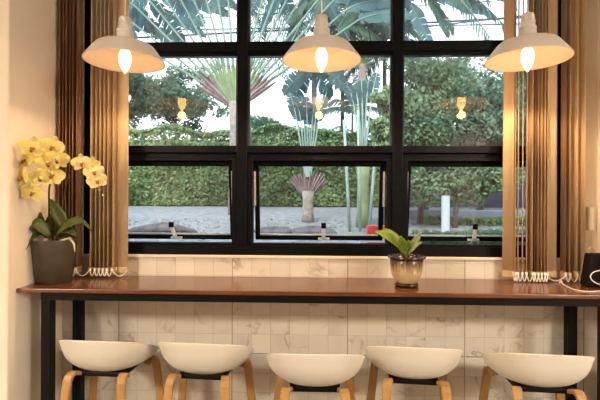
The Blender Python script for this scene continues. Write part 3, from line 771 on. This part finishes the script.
def travellers_palm(label, px, Y, ybase, trunk_top_py, tr, fan_py, fanw, angles, plen, blade, seed, sheath='sheath_green', pet='petiole', fan_h=.55, bark='bark', pr=.018, dy=0, mtl='paddle', bend=0, pets=None, brown=90):
    rn = random.Random(seed)
    B = at(px, 200, Y); z0 = float(GZ(Y)); zt_ = at(px, trunk_top_py, Y).z
    t = empty('travellers_palm', (B.x, Y, z0), label=label, cat='palm')
    h = zt_ - z0
    b = MB(); b.tube([(0, 0, -.05), (0, 0, h*.3), (0, 0, h*.7), (0, 0, h + .03)], [tr*1.25, tr, tr*.95, tr*1.1], 14); b.build('trunk', M[bark], t, True)
    if fanw:
        b = MB()
        for k, a in enumerate(angles):
            an = R(a); dv = Vector((math.sin(an), 0, math.cos(an))); o0 = Vector((math.sin(an)*tr*.5, 0, h - .06)); L_ = fan_h * (.8 + .2*math.cos(an)) * rn.uniform(.94, 1.04)
            v = []; sd = Vector((math.cos(an), 0, -math.sin(an))); yy = rn.uniform(-.02, .02)
            stp = abs(angles[1] - angles[0]); wds = [.05, .5*L_*R(stp)*1.1 + .03, .95*L_*R(stp)*.62 + .01, .02]
            for (t_, w_) in zip((0, .4, .8, 1), wds):
                p = o0 + dv*L_*t_
                v += [p - sd*w_*.5 + Vector((0, yy+.02, 0)), p + Vector((0, yy-.015, 0)), p + sd*w_*.5 + Vector((0, yy+.02, 0)), p + Vector((0, yy+.03, 0))]
            f = []
            for i in range(3):
                for q in range(4): f.append((i*4+q, i*4+(q+1)%4, (i+1)*4+(q+1)%4, (i+1)*4+q))
            b.add(v, f, 1 if abs(a) > brown else 0)
        b.build('leaf_base_fan', [M[sheath], M['sheath_brown']], t)
    for k, a in enumerate(pets or angles):
        an = R(a); dirv = Vector((math.sin(an), rn.uniform(-.05, .05), math.cos(an))).normalized()
        p1 = Vector((math.sin(an) * fan_h * .85, dy * rn.uniform(-1, 1), h + fan_h * .85 * math.cos(an)))
        pl = plen * rn.uniform(.9, 1.1); p2 = p1 + dirv * pl + Vector((0, 0, -bend * abs(math.sin(an)) * pl))
        b = MB(); b.tube([p1 - dirv*.1, p1.lerp(p2, .5) + Vector((0, 0, bend*.2)), p2], [pr*1.3, pr, pr*.75], 6, m=0)
        if blade:
            dd = (dirv + Vector((math.sin(an)*.3, rn.uniform(-.1, .1), -.1))).normalized()
            md = paddle(b, p2, dd, blade * rn.uniform(.85, 1.1), blade * .36, rn.uniform(.15, .5), rn, m=1)
            b.tube(md, [pr*.7] * 10 + [pr*.35] * (len(md)-10), 5, m=0)
        b.build('leaf', [M[pet], M[mtl]], t)
    return t
travellers_palm("traveller's palm with wide fan of bare stalks, outside between left and centre panes", 235, 7.4, 207, 104, .10, 60, .42,
                [-58, -52, -46, -40, -34, -28, -22, -16, -10, -4, 2, 8, 14, 20, 26, 32, 38, 44, 50, 56], 1.75, 1.0, 3, fan_h=.9, pr=.018, brown=36)
travellers_palm("short traveller's palm with brown dry leaf bases in the centre sash", 308, 6.5, 222, 193, .085, 170, .20,
                [-44, -37, -30, -23, -16, -9, -2, 5, 12, 19, 26, 33, 40, 47], .75, .5, 7, sheath='sheath_brown', pet='petiole_pale', fan_h=.40, pr=.012, pets=[-9, -6, -3.5, -1, 1, 3, 5.5, 8])
travellers_palm("tall pale-stemmed traveller's palm at right of the centre pane", 363, 6.0, 226, 165, .085, 150, .14,
                [-24, -16, -8, 0, 8, 16, 24], .55, .5, 9, sheath='sheath_green', pet='petiole_pale', fan_h=.40, pr=.014, bark='sheath_green', pets=[-9, -5, -1, 3, 7], brown=15)
travellers_palm("traveller's palm with broad leaves high behind the middle lamp", 362, 10.9, 207, 66, .09, 60, .12,
                [-75, -55, -38, -20, -4, 14, 32, 52, 72], .45, 1.15, 12, fan_h=.3, pr=.016, bark='bark')
# slender bluish stems standing in the bank
def stems(label, specs, Y, mtl='petiole_pale', name='slender_plant', cat='plant', r=.02):
    p0 = at(specs[0][0], 200, Y); t = empty(name, (p0.x, Y, float(GZ(Y))), label=label, cat=cat)
    for (xa, xb, yb) in specs:
        a = at(xa, 200, Y); c = at(xb, yb, Y); b = MB()
        b.tube([(a.x - p0.x, 0, -.03), (c.x - p0.x, 0, c.z - GZ(Y))], [r, r * .8], 8); b.build('stem', M[mtl], t, True)
    return t
stems('three pale upright stems beside the tall palm in the centre sash', [(350, 344, 120), (360.5, 358, 110), (369, 378, 120)], 5.6, r=.022)
def palm(label, px, Y, top_py, tr, fronds, seed, bark='bark_dark', lean=0, L=.45, name='palm_tree', mtl='frond', wd=.02):
    rn = random.Random(seed); B = at(px, 200, Y); z0 = float(GZ(Y)); zt_ = at(px, top_py, Y).z; h = zt_ - z0
    t = empty(name, (B.x, Y, z0), label=label, cat='palm')
    b = MB(); b.tube([(0, 0, -.05), (lean*.4, 0, h*.5), (lean, 0, h)], [tr*1.2, tr, tr*.8], 10); b.build('trunk', M[bark], t, True)
    for (a, ln, dr, dy) in fronds:
        d = Vector((math.sin(R(a)), dy, math.cos(R(a)))); p0 = Vector((lean, 0, h))
        pts = [p0, p0 + d*ln*.35, p0 + d*ln*.7 + Vector((0, 0, -dr*.35*ln)), p0 + d*ln + Vector((0, 0, -dr*ln))]
        b = MB(); S = pinnate(b, pts, L, rn, m=1, wd=wd); b.tube(S[::3] + [S[-1]], .012, 5, m=0)
        b.build('leaf', [M['petiole'], M[mtl]], t)
    return t
palm('slim dark-trunked feather palm directly behind the middle lamp', 342, 10.7, 20, .05, [(-80, 1.7, .6, .1), (-50, 1.8, .7, -.2), (-20, 1.6, .7, .3), (15, 1.6, .6, .2), (45, 1.8, .8, -.2), (80, 1.8, .6, .1), (110, 1.4, .4, -.1), (-110, 1.3, .4, .1), (60, 1.6, 1.0, -.4), (-60, 1.5, 1.1, -.4)], 31, L=.6, wd=.026)
palm('feather palm with drooping fronds over the upper right-hand pane', 397, 8.3, -30, .06, [(78, 2.3, .25, .0), (92, 2.2, .2, -.2), (60, 2.2, .7, .2), (65, 1.9, .5, -.3), (70, 2.3, .35, .0), (85, 2.1, .45, -.1), (98, 2.2, .35, .1), (50, 1.8, .6, .1), (-60, 1.4, .6, 0), (-85, 1.6, .5, .1), (20, 1.5, .5, .1), (110, 1.7, .5, -.2), (-110, 1.2, .5, .2), (125, 1.3, .3, 0)], 32, L=.55, wd=.028)
palm('feather palm whose fronds droop between middle lamp and left mullion', 240, 11.6, -10, .06, [(60, 1.4, 1.0, .0), (90, 1.5, 1.0, .1), (120, 1.9, .6, -.1), (140, 2.0, .45, .1), (30, 1.3, .6, .1), (-20, 1.2, .5, .1), (155, 1.7, .4, -.1)], 33, L=.5, wd=.028)
palm('small feather palm low beside the dark trunk in the centre pane', 352, 10.6, 112, .035, [(-70, .9, .4, .0), (-40, .9, .5, .1), (-10, .8, .5, -.1), (30, .9, .5, .1), (65, .9, .5, .0), (100, .7, .3, .1)], 34, L=.3)

palm('dark bushy feather palm at the upper right of the centre panes', 384, 11.4, 34, .06, [(-95, 1.8, .4, 0), (-75, 1.8, .6, .2), (-55, 1.7, .7, -.2), (-35, 1.6, .7, .1), (-15, 1.5, .6, -.1), (5, 1.4, .6, .1), (30, 1.4, .7, 0), (-110, 1.8, .3, -.2), (-130, 1.7, .1, .1), (-150, 1.6, 0, 0), (60, 1.2, .6, .1)], 35, L=.6, wd=.03)

# broad blue-green leaves at top left
def banana(label, base, Y, specs, seed, L=1.5, W=.5, mtl='paddle'):
    rn = random.Random(seed); B = at(base[0], 200, Y); t = empty('banana_plant', (B.x, Y, float(GZ(Y))), label=label, cat='plant')
    crown = at(base[0], base[1], Y) - t.location
    b = MB(); b.tube([(0, 0, -.05), (0, 0, crown.z*.5), tuple(crown)], [.10, .08, .06], 12); b.build('trunk', M['bark'], t, True)
    for (x0, y0, x1, y1, wd) in specs:
        a = at(x0, y0, Y + rn.uniform(-1.0, .3)) - t.location; c = at(x1, y1, Y + rn.uniform(-.4, .4)) - t.location
        b = MB(); b.tube([tuple(crown), tuple(crown.lerp(a, .5) + Vector((0, 0, .1))), tuple(a)], [.024, .014, .011], 6, m=0)
        d = c - a; md = paddle(b, a, d.normalized() + Vector((0, 0, .15)), d.length, wd, .15, rn, m=1, tears=15); b.tube(md, .010, 5, m=0)
        b.build('leaf', [M['petiole'], M[mtl]], t)
    return t
banana('broad-leaved banana plant hanging large leaves in the upper left-hand pane', (110, -60), 10.8,
       [(150, -14, 128, 30, .5), (155, -12, 200, 22, .55), (170, -8, 225, 14, .5), (150, 0, 182, 42, .5), (140, 5, 128, 45, .45), (160, -20, 215, -4, .5), (135, 20, 175, 44, .4), (190, -15, 238, 8, .45), (120, -10, 100, 30, .5), (130, 5, 160, 34, .5), (165, 12, 205, 36, .35)], 41)
banana('banana plant with a large light leaf crossing the upper right-hand pane', (398, -70), 10.8,
       [(405, -6, 428, 42, .4), (418, -14, 470, 12, .45), (428, -8, 492, 16, .4), (410, -20, 395, 40, .4), (425, -12, 447, 34, .35)], 42)
banana('broad-leaved banana plant with leaves hanging above the middle lamp', (242, -70), 10.8,
       [(285, -20, 262, 30, .5), (295, -10, 330, 20, .5), (305, -20, 350, 6, .5), (280, -10, 300, 36, .45), (310, -10, 290, 45, .4), (270, -20, 250, 14, .4), (320, -10, 345, 34, .4), (335, -14, 372, 20, .4)], 43)
banana('banana plant with rounded leaves low behind the middle lamp', (314, 60), 10.9,
       [(312, 66, 285, 92, .55), (312, 64, 330, 96, .55), (314, 60, 350, 92, .45), (310, 62, 295, 100, .5)], 44)

# power lines
def cable(label, ya, yb, Y, r, mtl='cable', x0=60, x1=560, sag=.05, group='power lines across the view'):
    a, c = at(x0, ya, Y), at(x1, yb, Y); a = a + (a - c) * .6; c = c + (c - a) * .3
    o_ = a.copy(); b = MB(); b.tube([(a.lerp(c, t) - o_) + Vector((0, 0, -sag*4*t*(1-t))) for t in [i/12 for i in range(13)]], r, 6)
    o = b.build('power_line', M[mtl], None, True); o.location = o_; tag(o, label, 'cable', group); return o
cable('thick dark power line crossing just above the upper window rail, lowest of those there', 40, 14, 12, .028)
cable('power line passing above the thick one in the upper panes', 30, 22, 12.6, .02)
cable('topmost thin power line crossing the upper panes', 24, -4, 13, .014, 'thin_cable')
cable('steep power line falling left in the upper right-hand pane', 66, 10, 11.5, .02)
cable('thin power line seen just under the upper window rail', 60, 56, 13.4, .011, 'thin_cable')
cable('thin power line second below the upper window rail', 69, 62, 13.8, .011, 'thin_cable')
cable('lowest thin power line, level with the glowing bulbs', 80, 70, 14, .011, 'thin_cable')

# things on the bank
b = MB(); p = at(163, 228, 5.3); z0 = float(GZ(5.3))
for i in range(1): lump(b, (0, 0, .04), (.40, .16, .085), 3, 30, 12, .14)
o = b.build('boulder', M['stone'], None, True, loc=(p.x, 5.3, z0)); tag(o, 'long low dark rock on the bank in the left-hand sash', 'rock', 'dark rocks on the bank')
for (px, Y, rx, rz_, lb, sd) in [(275, 5.2, .26, .085, 'dark flat rock left of the short palm in the centre sash', 4), (312, 5.1, .30, .10, 'dark flat rock right in front of the short palm trunk', 5)]:
    b = MB(); lump(b, (0, 0, rz_*.4), (rx, .15, rz_ * .8), sd, 26, 12, .16); p = at(px, 226, Y)
    tag(b.build('boulder', M['stone'], None, True, loc=(p.x, Y, float(GZ(Y)))), lb, 'rock', 'dark rocks on the bank')
p = at(370, 236, 4.3); t = empty('traffic_barrier', (p.x, 4.3, float(GZ(4.3))), label='small red and white barrier block low at right of the centre sash', cat='barrier')
b = MB(); b.box(-.03, .22, -.05, .05, 0, .24); b.build('red_panel', M['red'], t, bevel=.006)
b = MB(); b.box(-.10, -.03, -.05, .05, 0, .10); b.box(-.031, .221, -.051, .051, .075, .12); b.build('white_band', M['white_post'], t, bevel=.003)
# right side: low grey wall, white post, dark wall behind with the shade put into its colour
a, c = at(404, 210, 6.95), at(560, 210, 6.95)
b = MB(); b.box(-(c.x-a.x)/2, (c.x-a.x)/2, -.05, .05, 0, .17); o = b.build('garden_wall', M['kerb'], None, bevel=.01, loc=((a.x+c.x)/2, 6.95, float(GZ(6.95)) - .02)); tag(o, 'low grey concrete garden wall behind the right-hand sash', 'wall')
p = at(445.5, 220, 5.5); b = MB(); b.tube([(0, 0, -.05), (0, 0, .47)], .05, 14); tag(b.build('post', M['white_post'], None, False, loc=(p.x, 5.5, float(GZ(5.5)))), 'white round post standing in shade in the right-hand sash', 'post')
b = MB(); b.box(-1.8, 2.6, -.1, .1, 0, 1.6); tag(b.build('boundary_wall', mat('shade_coloured_render', (62, 70, 92), .9, var=(50, 58, 78), vscale=3), None, loc=(at(490, 200, 9.4).x, 9.4, float(GZ(9.4)))), 'boundary wall with shade in its dark blue-grey colour, behind the trees at right', 'wall')

# dry leaves and grass tufts strewn over the bank
np.random.seed(21); n = 5200
Yl = np.random.uniform(3.4, 6.8, n); Xl = np.random.uniform(-.75, .62, n) * Yl
P_ = np.stack([Xl, Yl, GZ(Yl) + .012], 1); V_, F_ = leaf_quads(P_, .022, nbias=(0, 0, 2.5), spread=.5)
tag(np_mesh('leaf_litter', V_, F_, mat('litter', (70, 74, 58), .9, var=(150, 140, 120), vscale=9, vamt=.9)), 'dry leaves and grass bits strewn over the gravelly bank outside', 'fallen leaves', kind='stuff')
